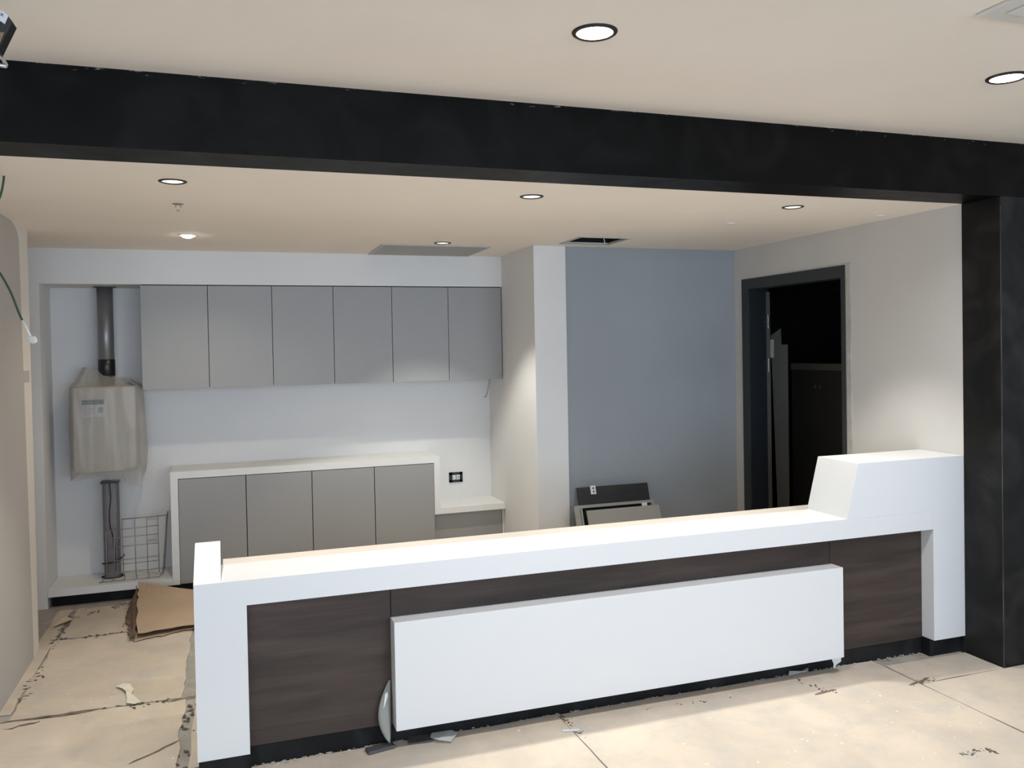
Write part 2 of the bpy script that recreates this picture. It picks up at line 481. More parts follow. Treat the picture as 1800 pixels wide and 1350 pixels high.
door = struct('door_1', bx(XW + 0.165, XW + 0.172, D0, D0 + 0.03, 0, DZ), MT['door_frame'], 'dark doorway without a closed door in the right wall')
struct('frame_post', bx(XW - 0.012, XW + 0.10, 5.534, D1 + 0.004, 0, 2.150, bev=0.001), MT['door_frame'], parent=door)
struct('frame_post', bx(XW - 0.012, XW + 0.10, D0 - 0.004, 4.508, 0, 2.150, bev=0.001), MT['door_frame'], parent=door)
struct('frame_head', bx(XW - 0.012, XW + 0.10, D0 - 0.004, D1 + 0.004, 2.150, DZ + 0.004, bev=0.001), MT['door_frame'], parent=door)
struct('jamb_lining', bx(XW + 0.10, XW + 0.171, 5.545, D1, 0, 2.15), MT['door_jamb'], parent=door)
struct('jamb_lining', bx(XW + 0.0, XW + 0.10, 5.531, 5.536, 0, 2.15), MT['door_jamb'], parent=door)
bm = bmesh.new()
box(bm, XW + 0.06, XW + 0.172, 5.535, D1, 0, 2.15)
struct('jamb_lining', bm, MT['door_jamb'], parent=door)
for z in (1.90, 1.56):
    h = bmesh.new()
    box(h, XW + 0.158, XW + 0.176, 5.522, 5.536, z - 0.055, z + 0.055, bev=0.002)
    hh = struct('hinge', h, MT['steel'], 'bright metal hinge', parent=door)
    sc = bmesh.new()
    for dz in (-0.035, 0, 0.035):
        box(sc, XW + 0.130, XW + 0.136, 5.531, 5.536, z + dz - 0.004, z + dz + 0.004)
    struct('screw_heads', sc, MT['steel'], parent=hh)
# open leaf, seen almost edge on
a0, a1 = Vector((4.010, 5.520, 0)), Vector((4.47, 6.265, 0))
dv = (a1 - a0).normalized(); nv = Vector((-dv.y, dv.x, 0)) * 0.042
q = [a0, a1, a1 + nv, a0 + nv]
lf = hexa(bmesh.new(), [p + Vector((0, 0, 0.01)) for p in q], [p + Vector((0, 0, 2.13)) for p in q])
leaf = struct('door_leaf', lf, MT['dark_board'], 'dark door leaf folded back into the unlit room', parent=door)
struct('lock_plate', hexa(bmesh.new(), [a0 + Vector((.000, -.004, 1.62)), a0 + Vector((.03, -.004 + .0, 1.62)), a0 + Vector((.03, .0, 1.62)), a0 + Vector((0, .0, 1.62))],
                          [a0 + Vector((.000, -.004, 1.76)), a0 + Vector((.03, -.004, 1.76)), a0 + Vector((.03, .0, 1.76)), a0 + Vector((0, .0, 1.76))]), MT['pale'], parent=leaf)
struct('trim_3', bx(XW - 0.006, XW + 0.004, 4.425, D0 - 0.004, 0, DZ + 0.012), MT['plaster'], 'rough raw plaster edge beside the door frame')

# unlit room behind the doorway
bm = bmesh.new()
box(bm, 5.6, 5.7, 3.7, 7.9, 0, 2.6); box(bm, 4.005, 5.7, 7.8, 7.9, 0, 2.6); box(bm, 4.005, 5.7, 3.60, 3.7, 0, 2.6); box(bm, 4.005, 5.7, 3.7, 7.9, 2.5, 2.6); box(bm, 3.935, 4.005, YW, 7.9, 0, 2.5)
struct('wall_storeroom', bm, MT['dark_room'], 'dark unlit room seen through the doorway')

# ------------------------------------------------------------------ floor boards (loose, torn-edged sheets over screed)
def sheet(x0, x1, y0, y1, seed, th=0.004, lift=0.010, cell=0.075, m=None, name='floor_board', jag=0.010):
    rnd = random.Random(seed)
    nx = max(2, int((x1 - x0) / cell)); ny = max(2, int((y1 - y0) / cell))
    b = bmesh.new(); G = []
    off = Vector((seed * 7.3, seed * 3.1, 0))
    for j in range(ny + 1):
        row = []
        for i in range(nx + 1):
            x = x0 + (x1 - x0) * i / nx; y = y0 + (y1 - y0) * j / ny
            edge = i in (0, nx) or j in (0, ny)
            if edge:
                big = mnoise.noise(Vector((x * 4, y * 4, 1)) + off) * jag * 1.6
                if i in (0, nx): x += big + rnd.uniform(-jag, jag) * 0.5
                if j in (0, ny): y += big + rnd.uniform(-jag, jag) * 0.5
            de = min(x - x0, x1 - x, y - y0, y1 - y)
            z = th + 0.0015 * (1 + mnoise.noise(Vector((x * 2.5, y * 2.5, 0)) + off))
            if de < 0.16:
                z += max(0, mnoise.noise(Vector((x * 3.1, y * 3.1, 5)) + off)) * lift * (1 - max(de, 0) / 0.16)
            row.append(b.verts.new((x, y, z)))
        G.append(row)
    for j in range(ny):
        for i in range(nx):
            b.faces.new((G[j][i], G[j][i + 1], G[j + 1][i + 1], G[j + 1][i]))
    loop = [G[0][i] for i in range(nx)] + [G[j][nx] for j in range(ny)] + [G[ny][i] for i in range(nx, 0, -1)] + [G[j][0] for j in range(ny, 0, -1)]
    low = [b.verts.new((v.co.x, v.co.y, max(0.0005, v.co.z - th))) for v in loop]
    n = len(loop)
    for k in range(n):
        b.faces.new((loop[k], low[k], low[(k + 1) % n], loop[(k + 1) % n]))
    bmesh.ops.recalc_face_normals(b, faces=b.faces[:])
    o = obj(name, b, m or MT['sheet'], floor)
    return o

SHEETS = [
    # left bay
    (-1.005, -0.235, 4.512, 5.695, 1), (-1.035, -0.225, 3.62, 4.488, 2), (-0.985, 0.9, 5.722, 6.36, 3), (-1.10, -1.012, 4.6, 6.37, 4),
    (-0.175, 1.9, 4.40, 5.70, 5), (1.92, 3.80, 4.10, 5.70, 6), (-0.18, 1.9, 3.72, 4.38, 7), (0.92, 2.10, 5.72, 6.36, 21),
    # hall
    (-0.72, 1.437, 2.28, 3.640, 8), (1.443, 3.264, 2.28, 3.640, 9), (3.273, 4.9, 2.10, 3.304, 10), (3.28, 3.825, 3.312, 3.555, 11),
    (-2.9, -0.74, 2.2, 3.55, 12), (-2.4, 0.3, 0.9, 2.26, 13), (0.32, 2.6, 0.9, 2.26, 14), (2.62, 5.2, 0.7, 2.08, 15), (-3.2, -2.42, -4.0, 2.2, 16), (-2.4, 0.3, -4.0, 0.88, 17), (0.32, 2.6, -4.0, 0.88, 18), (2.62, 5.2, -4.0, 0.68, 19),  # unseen sheets, added as brighter floor to bounce light up to the ceiling
]
for a in SHEETS:
    big = a[4] in (12, 13, 14, 15, 16, 17, 18, 19, 6, 5, 7)
    sheet(*a[:4], a[4], cell=0.15 if big else 0.06, lift=0.004 if a[4] in (8, 9, 10) else 0.012, jag=0.0025 if a[4] in (8, 9, 10, 11) else 0.010)
obj('seam_gap', bx(3.258, 3.279, 2.1, 3.30, 0.0003, 0.0012), MT['kraft_dark'], floor)

# crumbs along the torn seams
def crumbs(name, segs, label, m, s=(0.003, 0.012), spread=0.018, seed=5, flat=0.5):
    rnd = random.Random(seed); b = bmesh.new()
    for (x0, y0), (x1, y1), n in segs:
        for _ in range(n):
            t = rnd.random()
            x = x0 + (x1 - x0) * t + rnd.gauss(0, spread); y = y0 + (y1 - y0) * t + rnd.gauss(0, spread)
            r = rnd.uniform(*s); h = r * rnd.uniform(0.3, 1.0) * flat; an = rnd.uniform(0, 6.28); st = rnd.uniform(1, 3.0)
            vs = []
            for k in range(4):
                q = an + k * math.pi / 2 + rnd.uniform(-.3, .3)
                dx, dy = r * math.cos(q - an) * st, r * math.sin(q - an)
                vs.append(b.verts.new((x + dx * math.cos(an) - dy * math.sin(an), y + dx * math.sin(an) + dy * math.cos(an), 0.0055)))
            tp = b.verts.new((x, y, 0.0065 + h))
            for k in range(4):
                b.faces.new((vs[k], vs[(k + 1) % 4], tp))
            b.faces.new(list(reversed(vs)))
    o = obj(name, b, m, floor, kind='stuff')
    return o

crumbs('seam_crumbs', [((-0.85, 5.71), (-0.60, 5.70), 34), ((-1.0, 5.71), (-0.9, 5.71), 8), ((-0.62, 4.5), (-0.3, 4.49), 30), ((-1.008, 4.75), (-1.0, 5.3), 26), ((-1.005, 5.45), (-1.0, 6.2), 60), ((-0.2, 4.45), (-0.215, 3.7), 24),
                       ((-1.0, 6.15), (-0.65, 6.38), 40), ((-0.62, 5.75), (-0.62, 6.3), 40)], '', MT['debris'], s=(0.002, 0.010), seed=3)
crumbs('seam_crumbs', [((1.45, 3.62), (1.47, 3.40), 26), ((2.7, 3.6), (2.8, 3.38), 20), ((3.2, 3.31), (3.38, 3.33), 26), ((2.85, 2.68), (3.03, 2.66), 34), ((1.8, 3.56), (2.3, 3.5), 20)], '', MT['debris'], s=(0.002, 0.007), spread=0.012, seed=4)
crumbs('grit', [((0.08, 3.64), (0.66, 3.64), 110), ((0.66, 3.655), (3.6, 3.645), 200), ((-1.05, 6.30), (-0.65, 6.42), 70)], '', mat('pale_grit', (0.46, 0.40, 0.33), 0.95, var=0.4, vscale=60), s=(0.002, 0.009), spread=0.011, seed=6, flat=0.5)
crumbs('plaster_fleck', [((0.8, 3.0), (3.2, 2.8), 60), ((-0.9, 4.2), (-0.3, 5.2), 26)], '', MT['chip'], s=(0.002, 0.006), spread=0.2, seed=9, flat=0.2)

# dark open cracks where two boards have parted
def crack(pts, w, seed):
    rnd = random.Random(seed); b = bmesh.new(); A = []; B = []
    for i, p in enumerate(pts):
        ww = w * (0.25 if i in (0, len(pts) - 1) else rnd.uniform(0.6, 1.2))
        A.append(b.verts.new((p[0] + rnd.uniform(-.003, .003), p[1] - ww, 0.0078))); B.append(b.verts.new((p[0] + rnd.uniform(-.003, .003), p[1] + ww, 0.0095)))
    for i in range(len(pts) - 1):
        b.faces.new((A[i], A[i + 1], B[i + 1], B[i]))
    return obj('torn_edge', b, MT['kraft_dark'], floor)
def lin(a, b, n, j, seed):
    r = random.Random(seed)
    return [(a[0] + (b[0] - a[0]) * i / n + 0, a[1] + (b[1] - a[1]) * i / n + r.uniform(-j, j)) for i in range(n + 1)]
crack(lin((-1.04, 4.495), (-0.62, 4.502), 14, 0.008, 1), 0.009, 1)
crack(lin((-1.03, 4.40), (-0.86, 4.45), 8, 0.010, 2), 0.008, 2)
crack(lin((-0.30, 4.47), (-0.16, 4.50), 6, 0.006, 3), 0.006, 3)
crack(lin((3.20, 3.312), (3.36, 3.345), 7, 0.004, 4), 0.008, 4)
crack(lin((2.69, 3.385), (2.83, 3.40), 6, 0.003, 5), 0.006, 5)
crack(lin((-0.42, 3.84), (-0.23, 4.0), 7, 0.006, 6), 0.005, 6)

# ------------------------------------------------------------------ reception counter
ctr = thing('reception_counter', 'long white reception counter with dark walnut front and a raised block at its right end', 'counter', (1.85, 3.70, 0))
XL, XLR, XRL, XR = -0.137, 0.063, 3.615, 3.833
ZK, ZU, ZT, ZR = 0.095, 0.703, 0.806, 1.093
YWD = 3.645
# worktop with front apron
obj('countertop', bx(-0.0345, 3.60, YC, YCB, ZU, ZT), MT['solid'], ctr)
# left end: broad front leg, sloping crest towards the back
bm = bmesh.new()
box(bm, -0.0345, XLR, YC, YC + 0.12, ZK, ZU)
prism(bm, [(YC, ZK), (YC, ZT), (YCB - 0.02, 0.909), (YCB + 0.012, 0.909), (YCB + 0.012, ZK)], 'x', XL, -0.0345)
obj('end_leg', bm, MT['solid'], ctr)
# right end: raised block with sloping cheek, and leg
bm = bmesh.new()
prism(bm, [(3.041, ZT - 0.004), (3.118, ZR), (XR, ZR), (XR, ZU), (3.58, ZU), (3.58, ZT - 0.004)], 'y', YC - 0.0005, YCB + 0.012, bev=0.0015)
obj('raised_block', bm, MT['solid'], ctr)
obj('end_leg', bx(XRL, XR, YC - 0.0005, YCB, ZK, ZU + 0.002, bev=0.0015), MT['solid'], ctr)
# walnut panels
for x0, x1 in ((XLR - 0.02, 0.6635), (0.6665, 2.999), (3.002, XRL + 0.01)):
    obj('walnut_panel', bx(x0, x1, YWD, YWD + 0.02, 0.088, ZU + 0.02, bev=0.001), MT['wood'], ctr)
# white lit fascia panel standing proud
obj('fascia_panel', bx(0.662, 3.010, 3.554, YWD - 0.001, 0.090, 0.559, bev=0.0015), MT['solid'], ctr, label='large white fascia panel fixed over the walnut front')
# plinths
obj('plinth', bx(XLR - 0.03, XRL + 0.02, YWD + 0.004, YWD + 0.03, 0, 0.0885), MT['kick'], ctr)
obj('plinth', bx(XL + 0.004, XLR + 0.004, YC + 0.006, YWD + 0.03, 0, ZK), MT['kick'], ctr)
obj('plinth', bx(XR - 0.008, XR + 0.0012, YC + 0.002, YC + 0.04, 0, ZK - 0.001), MT['kick'], ctr)
obj('plinth', bx(XRL - 0.004, XR - 0.001, YC + 0.028, YCB - 0.03, 0, ZK), MT['kick'], ctr)
# inner body and lower work desk behind the front
obj('back_panel', bx(XL + 0.11, XR - 0.02, YWD + 0.035, YWD + 0.055, 0.02, ZU), MT['lacquer'], ctr)
obj('work_desk', bx(-0.028, 3.60, YCB + 0.0135, 4.17, 0.735, 0.760, bev=0.001), MT['desk_cream'], ctr, label='lower cream work desk behind the worktop')
for x in (0.0, 1.8, 3.55):
    obj('support_panel', bx(x, x + 0.025, YCB + 0.02, 4.12, 0.0, 0.735), MT['lacquer'], ctr)

# ------------------------------------------------------------------ wall cabinets (six doors)
XC0, XC1 = -0.550, 2.128
wc = thing('wall_cabinet', 'run of six grey wall cupboards hung under the white soffit', 'cabinet', ((XC0 + XC1) / 2, YB, 1.484))
obj('carcass', bx(XC0 + 0.004, XC1 + 0.004, YN + 0.022, YB, 1.488, 2.226), MT['door_grey'], wc)
obj('shadow_gap', bx(XC0 + 0.01, XC1, YN + 0.019, YN + 0.023, 1.49, 2.2275), MT['gap'], wc)
xs = [XC0, -0.104, 0.343, 0.790, 1.237, 1.686, XC1]
for i in range(6):
    obj('cupboard_door', bx(xs[i] + (0.002 if i else 0), xs[i + 1] - 0.002, YN, YN + 0.018, 1.484, 2.221, bev=0.001), MT['door_grey'], wc)

# ------------------------------------------------------------------ low cabinet with white ribbon frame
lc = thing('base_cabinet', 'low grey four-door cupboard framed by a white ribbon ending in a small desk', 'cabinet', (0.6, 6.65, 0))
XA, XAi, XBi, XB, XE = -0.385, -0.335, 1.546, 1.594, 2.133
def ribbon(name, x0, x1, z0, z1, y1=YB, **k):
    return obj(name, bx(x0, x1, YN, y1, z0, z1, bev=0.001), MT['lacquer'], lc, **k)
bm = bmesh.new()
box(bm, XA, XAi, YN, YB - 0.001, 0.077, 0.888); box(bm, XAi, XBi, YN, YB - 0.001, 0.837, 0.888); box(bm, XBi, XB, YN, YB - 0.001, 0.428, 0.888)
obj('ribbon_frame', bm, MT['lacquer'], lc)
obj('desk_top', bx(XB - 0.001, XE, YN - 0.0005, YB - 0.001, 0.428, 0.477, bev=0.001), MT['lacquer'], lc, label='small white desk top at the right end')
obj('low_shelf', bx(-1.180, XA + 0.001, YN, YB - 0.001, 0.077, 0.127), MT['lacquer'], lc, label='low white shelf below the wrapped heater')
obj('carcass', bx(XAi + 0.002, XBi - 0.002, YN + 0.030, YB - 0.002, 0.085, 0.834), MT['gap'], lc)
xs = [XAi, 0.130, 0.604, 1.075, XBi]
for i in range(4):
    obj('cupboard_door', bx(xs[i] + 0.003, xs[i + 1] - 0.0025, YN + 0.002, YN + 0.020, 0.080, 0.832, bev=0.001), MT['door_grey'], lc)
obj('drawer_front', bx(XBi + 0.006, 2.118, YN + 0.05, YN + 0.068, 0.085, 0.425, bev=0.001), MT['door_grey'], lc)
obj('plinth', bx(-1.16, XE - 0.01, YN + 0.05, YN + 0.07, 0, 0.0765), MT['kick'], lc)
obj('side_filler', bx(2.122, XE, YN + 0.05, YB - 0.01, 0.005, 0.425), MT['lacquer'], lc)

# ------------------------------------------------------------------ wrapped water heater
wh = thing('water_heater', 'wall-hung water heater wrapped in wrinkled plastic film', 'water heater', (-0.81, YB, 0.90))
HX0, HX1, HY, HZ0, HZ1 = -1.010, -0.608, 6.530, 0.905, 1.510
obj('casing', bx(HX0, HX1, HY, YB - 0.002, HZ0, HZ1, bev=0.012), MT['heater'], wh, smooth=False)
st = obj('sticker', bx(-0.952, -0.806, HY - 0.0022, HY - 0.0002, 1.30, 1.424), MT['paper'], wh, label='printed sticker with a dark teal band')
obj('colour_band', bx(-0.950, -0.808, HY - 0.0032, HY - 0.0021, 1.387, 1.422), MT['teal'], st)
bm = bmesh.new()
for k in range(5):
    box(bm, -0.945, -0.945 + (0.05, 0.075, 0.06, 0.07, 0.04)[k], HY - 0.003, HY - 0.0021, 1.372 - k * 0.014, 1.376 - k * 0.014)
box(bm, -0.848, -0.814, HY - 0.003, HY - 0.0021, 1.330, 1.368)
obj('print_lines', bm, mat('grey_print', (0.36, 0.34, 0.38), 0.7), st)
bm = bmesh.new()
for k in range(7):
    box(bm, -0.682 + k * 0.011, -0.676 + k * 0.011, HY - 0.002, HY - 0.0003, 0.918 + k * 0.001, 0.927 + k * 0.001)
obj('nameplate', bm, mat('faded_grey_ink', (0.22, 0.2, 0.18), 0.7), wh)
# film: a loose loop from wall to wall around the casing
b = bmesh.new(); NZ, NT = 46, 72; G = []
for j in range(NZ + 1):
    tz = j / NZ
    z = 0.845 + tz * (1.645 - 0.845)
    row = []
    for i in range(NT + 1):
        t = i / NT
        if t < 0.22:
            u = t / 0.22; x = HX0 - 0.012; y = YB - 0.004 - u * (YB - 0.004 - HY + 0.01); nx, ny = -1, 0
        elif t < 0.78:
            u = (t - 0.22) / 0.56; x = HX0 - 0.012 + u * (HX1 - HX0 + 0.024); y = HY - 0.010; nx, ny = 0, -1
        else:
            u = (t - 0.78) / 0.22; x = HX1 + 0.012; y = HY - 0.010 + u * (YB - 0.004 - HY + 0.01); nx, ny = 1, 0
        d = 0.5 * (1 + mnoise.noise(Vector((t * 11, z * 2.2, 3.0)))) * 0.014 + max(0, mnoise.noise(Vector((t * 26, z * 4.5, 8.0)))) * 0.010
        bulge = math.sin(math.pi * min(1, max(0, (z - 0.86) / 0.66)))
        if nx < 0: d += 0.020 * bulge * math.sin(math.pi * u)
        if nx > 0: d += (0.012 + 0.055 * bulge * (1.5 - z)) * math.sin(math.pi * min(1, u * 1.15)) + 0.01
        zz = z
        if z < 0.905:
            e = (0.905 - z) / 0.06
            if ny < 0: y += e * 0.035
            zz = 0.905 - (0.905 - z) * (0.55 + 0.6 * mnoise.noise(Vector((t * 6, 1, 1))) + (1.25 if 0.66 < t < 0.80 else 0.25 if t > 0.5 else 0.2))
        if z > HZ1:
            e = min(1, (z - HZ1) / 0.135)
            crest = 1.648 - 0.105 * max(0, (t - 0.30) / 0.48) + 0.012 * mnoise.noise(Vector((t * 14, 2, 2)))
            if t > 0.78: crest = 1.555
            zz = HZ1 + (crest - HZ1) * e * (0.6 + 0.4 * e)
            if ny < 0:
                y += e * 0.16 + 0.012 * mnoise.noise(Vector((t * 18, z * 12, 4)))
                x += e * 0.055 * (1 - 2 * u) + 0.0
            elif nx < 0:
                x += e * 0.075; y = y + (YB - 0.06 - y) * e * 0.4
            else:
                x -= e * 0.09
        x += nx * d; y += ny * d * (1 if z < HZ1 else 0.5)
        row.append(b.verts.new((x, min(y, YB - 0.003), zz)))
    G.append(row)
for j in range(NZ):
    for i in range(NT):
        b.faces.new((G[j][i], G[j][i + 1], G[j + 1][i + 1], G[j + 1][i]))
obj('plastic_wrap', b, MT['wrap'], wh, smooth=True, label='crinkled translucent film hanging around the heater')

fp = obj('flue_pipe', lathe(bmesh.new(), [(0, 1.513), (0.054, 1.513), (0.054, 2.2275), (0, 2.2275)], -0.805, 6.70, 32), MT['chrome'], wh, smooth=False, label='dull steel flue pipe rising to the soffit')
for p in fp.data.polygons:
    p.use_smooth = abs(p.normal.z) < 0.5
o = obj('collar', lathe(bmesh.new(), [(0.0541, 1.585), (0.0575, 1.588), (0.0575, 1.700), (0.0541, 1.703)], -0.805, 6.70, 32), MT['blackrub'], fp, smooth=True, label='glossy black collar on the pipe')
obj('ceiling_plate', lathe(bmesh.new(), [(0.0545, 2.222), (0.078, 2.222), (0.078, 2.2275), (0.0545, 2.2275)], -0.805, 6.70, 32), MT['duct'], fp)

dp = thing('drain_duct', 'dark grey duct running from under the wrapped heater into the low shelf', 'pipe', (-0.80, 6.70, 0.1275))
bm = bmesh.new()
prism(bm, [(-0.800 + 0.054 * math.copysign(abs(math.cos(t)) ** 0.5, math.cos(t)), 6.70 + 0.054 * math.copysign(abs(math.sin(t)) ** 0.5, math.sin(t))) for t in [2 * math.pi * k / 28 for k in range(28)]], 'z', 0.1285, 0.815)
obj('duct_body', bm, MT['duct'], dp)
obj('duct_cap', bx(-0.862, -0.742, 6.640, 6.760, 0.809, 0.822, bev=0.002), MT['blackrub'], dp)
obj('floor_opening', lathe(bmesh.new(), [(0.0, 0.1282), (0.078, 0.1282), (0.078, 0.1276), (0, 0.1276)], -0.800, 6.70, 32), MT['gap'], dp, label='round dark cut-out in the shelf around the duct')
obj('lead', tube(bmesh.new(), smooth_path([(-0.80, 6.642, 0.808), (-0.795, 6.639, 0.70), (-0.806, 6.640, 0.60), (-0.803, 6.639, 0.50), (-0.785, 6.640, 0.42), (-0.775, 6.640, 0.30), (-0.776, 6.641, 0.18)], 6), 0.004, 6), MT['blackrub'], dp, smooth=True)
bm = tube(bmesh.new(), smooth_path([(-0.862, 6.65, 0.235), (-0.83, 6.632, 0.240), (-0.77, 6.632, 0.250), (-0.735, 6.65, 0.268), (-0.715, 6.66, 0.285)], 5), 0.006, 6)
obj('cable_tie', bm, MT['blackrub'], dp, smooth=True)

# ------------------------------------------------------------------ wire basket
wb = thing('wire_basket', 'open grey wire basket standing on the low shelf in front of the duct', 'basket', (-0.63, 6.60, 0.1275))
YG = 6.585
bm = bmesh.new(); R = 0.0032
cols = [-0.826, -0.773, -0.718, -0.636, -0.557, -0.482]
for i, x in enumerate(cols):
    top = 0.484 if i < 2 else 0.556
    tube(bm, [(x - 0.004 * 0, YG, 0.150), (x, YG, top)], R, 6)
for zl, zr in ((0.480, 0.494), (0.425, 0.432), (0.360, 0.366), (0.262, 0.272), (0.232, 0.240)):
    tube(bm, [(-0.846, YG - 0.004, zl), (-0.478, YG - 0.004, zr)], R, 6)
tube(bm, [(-0.722, YG, 0.556), (-0.425, YG, 0.562)], R * 1.3, 6)
obj('wire_grid', bm, MT['wire'], wb, smooth=True)
bm = bmesh.new()
for k, yy in enumerate((YG, YG + 0.06, YG + 0.12, YG + 0.18)):
    tube(bm, [(-0.425, yy, 0.560), (-0.437, yy, 0.40), (-0.452, yy, 0.20), (-0.458, yy, 0.1305)], R, 6)
for z in (0.56, 0.43, 0.27):
    tube(bm, [(-0.425 - (0.56 - z) * 0.085, YG, z), (-0.425 - (0.56 - z) * 0.085, YG + 0.18, z)], R, 6)
obj('side_grid', bm, MT['wire'], wb, smooth=True)
bm = bmesh.new()
for x in (-0.85, -0.78, -0.71, -0.63, -0.55, -0.47):
    tube(bm, [(x, YG, 0.150), (x, YG - 0.012, 0.1305), (x - 0.012, YG - 0.065, 0.1305)], R, 6)
tube(bm, [(-0.87, YG - 0.060, 0.1335), (-0.475, YG - 0.060, 0.1335)], R, 6)
tube(bm, [(-0.85, YG - 0.004, 0.175), (-0.46, YG - 0.004, 0.180)], R, 6)
obj('base_wires', bm, MT['wire'], wb, smooth=True)
for z in (0.545, 0.388):
    obj('mounting_tab', bx(-0.553, -0.486, YG - 0.005, YG - 0.002, z - 0.009, z + 0.011), MT['wire'], wb)

# ------------------------------------------------------------------ wall socket, loose wire under cupboards
sk = thing('wall_socket', 'black framed socket with white insert on the white wall above the small desk', 'socket', (1.822, YB, 0.654))
bm = bmesh.new()
sx0, sx1, sz0, sz1 = 1.764, 1.881, 0.612, 0.696
box(bm, sx0, sx1, YB - 0.010, YB - 0.001, sz0, sz0 + 0.022, bev=0.002); box(bm, sx0, sx1, YB - 0.010, YB - 0.001, sz1 - 0.022, sz1, bev=0.002)
box(bm, sx0, sx0 + 0.029, YB - 0.010, YB - 0.001, sz0, sz1, bev=0.002); box(bm, sx1 - 0.025, sx1, YB - 0.010, YB - 0.001, sz0, sz1, bev=0.002)
obj('cover_frame', bm, MT['plastic_black'], sk)
ins = obj('insert', bx(1.7925, 1.8565, YB - 0.008, YB - 0.001, 0.6335, 0.6745), MT['plastic_white'], sk)
def ydisc(bm, x, z, y, r, d, seg=20, sweep=None):
    pts = [(x + r * math.cos(2 * math.pi * k / seg), z + r * math.sin(2 * math.pi * k / seg)) for k in range(seg)]
    return prism(bm, pts, 'y', y - d, y)
bm = bmesh.new()
for k in range(14):
    a = -1.2 + 2.4 * k / 13
    box(bm, 1.8135 + 0.016 * math.cos(a) - 0.0022, 1.8135 + 0.016 * math.cos(a) + 0.0022, YB - 0.0092, YB - 0.0079, 0.654 + 0.016 * math.sin(a) - 0.0018, 0.654 + 0.016 * math.sin(a) + 0.0018)
ydisc(bm, 1.819, 0.656, YB - 0.0079, 0.0025, 0.001); ydisc(bm, 1.8005, 0.654, YB - 0.0079, 0.0028, 0.001); ydisc(bm, 1.846, 0.653, YB - 0.0079, 0.0052, 0.0012)
obj('contact_holes', bm, MT['plastic_black'], ins)

tag(obj('loose_wire', tube(bmesh.new(), smooth_path([(2.126, 6.80, 1.484), (2.118, 6.80, 1.44), (2.108, 6.805, 1.38), (2.098, 6.81, 1.335), (2.090, 6.815, 1.322), (2.078, 6.82, 1.326)], 5), 0.0032, 6), MT['wire'], smooth=True),
    'thin grey wire hanging below the right end of the wall cupboards', 'wire')

# ------------------------------------------------------------------ panels leaning on the blue-grey wall
def lean(o_pts, y_bot, y_top, ztop):
    pass
def slab(bm, x0, x1, yb, yt, zt, th, z0=0.006, shear=0.0, u0=0, u1=1, w0=0.0, w1=1.0):
    """leaning board: bottom front line at (yb,z0), top front line at (yt,zt)"""
    d = Vector((0, yt - yb, zt - z0)); n = Vector((0, d.z, -d.y)).normalized() * th
    def P(u, w):
        return Vector((x0 + (x1 - x0) * u + shear * (1 - w), yb, z0)) + d * w
    f = [P(u0, w0), P(u1, w0), P(u1, w1), P(u0, w1)]
    return hexa(bm, f, [p + n for p in f])
db = thing('dark_board', 'dark walnut board leaning on the blue-grey wall behind a taupe cabinet carcass', 'board', (2.72, 5.60, 0))
obj('board_sheet', slab(bmesh.new(), 2.433, 3.010, 5.53, 5.680, 0.694, 0.018, shear=0.03), MT['panel_dark'], db)
t = slab(bmesh.new(), 2.433, 3.010, 5.528, 5.678, 0.694, 0.0015, shear=0.03, u0=0.178, u1=0.252, w0=0.922, w1=1.012)
tb = obj('connector_plate', t, MT['plastic_white'], db, label='small white connector plate with two holes')
bm = bmesh.new()
ydisc(bm, 2.5585, 0.684, 5.676, 0.006, 0.004); ydisc(bm, 2.5600, 0.660, 5.671, 0.006, 0.004)
obj('screw_holes', bm, MT['ink'], tb)

tf = thing('cabinet_carcass', 'taupe cabinet carcass leaning on the dark walnut board, open at its front', 'cabinet', (2.70, 5.47, 0))
FX0, FX1, FYB, FYT, FZ = 2.372, 2.992, 5.405, 5.555, 0.588
for (u0, u1, w0, w1) in ((0, 0.035, 0, 1), (0.965, 1, 0, 1), (0.035, 0.965, 0.965, 1), (0.035, 0.965, 0, 0.04)):
    obj('frame_rail', slab(bmesh.new(), FX0, FX1, FYB, FYT, FZ, 0.055, shear=0.02, u0=u0, u1=u1, w0=w0, w1=w1), MT['panel_grey'], tf)
obj('frame_rail', slab(bmesh.new(), FX0, FX1, FYB - 0.004, FYT - 0.004, FZ - 0.012, 0.03, shear=0.02, u0=0.042, u1=0.066, w0=0, w1=0.985), MT['panel_grey'], tf)
obj('backing', slab(bmesh.new(), FX0, FX1, FYB + 0.045, FYT + 0.045, FZ, 0.006, shear=0.02, u0=0.03, u1=0.97, w0=0.02, w1=0.97), MT['gap'], tf)
t = slab(bmesh.new(), FX0, FX1, FYB - 0.003, FYT - 0.003, FZ, 0.004, shear=0.02, u0=0.835, u1=0.905, w0=0.915, w1=0.972)
obj('connector_plate', t, MT['plastic_white'], tf, label='small white connector plate on the top rail')
tp = thing('spare_board', 'plain taupe board leaning in front of the taupe cabinet carcass', 'board', (2.74, 5.40, 0))
obj('board_sheet', slab(bmesh.new(), 2.432, 3.012, 5.352, 5.510, 0.556, 0.016, shear=0.036), MT['panel_grey'], tp)

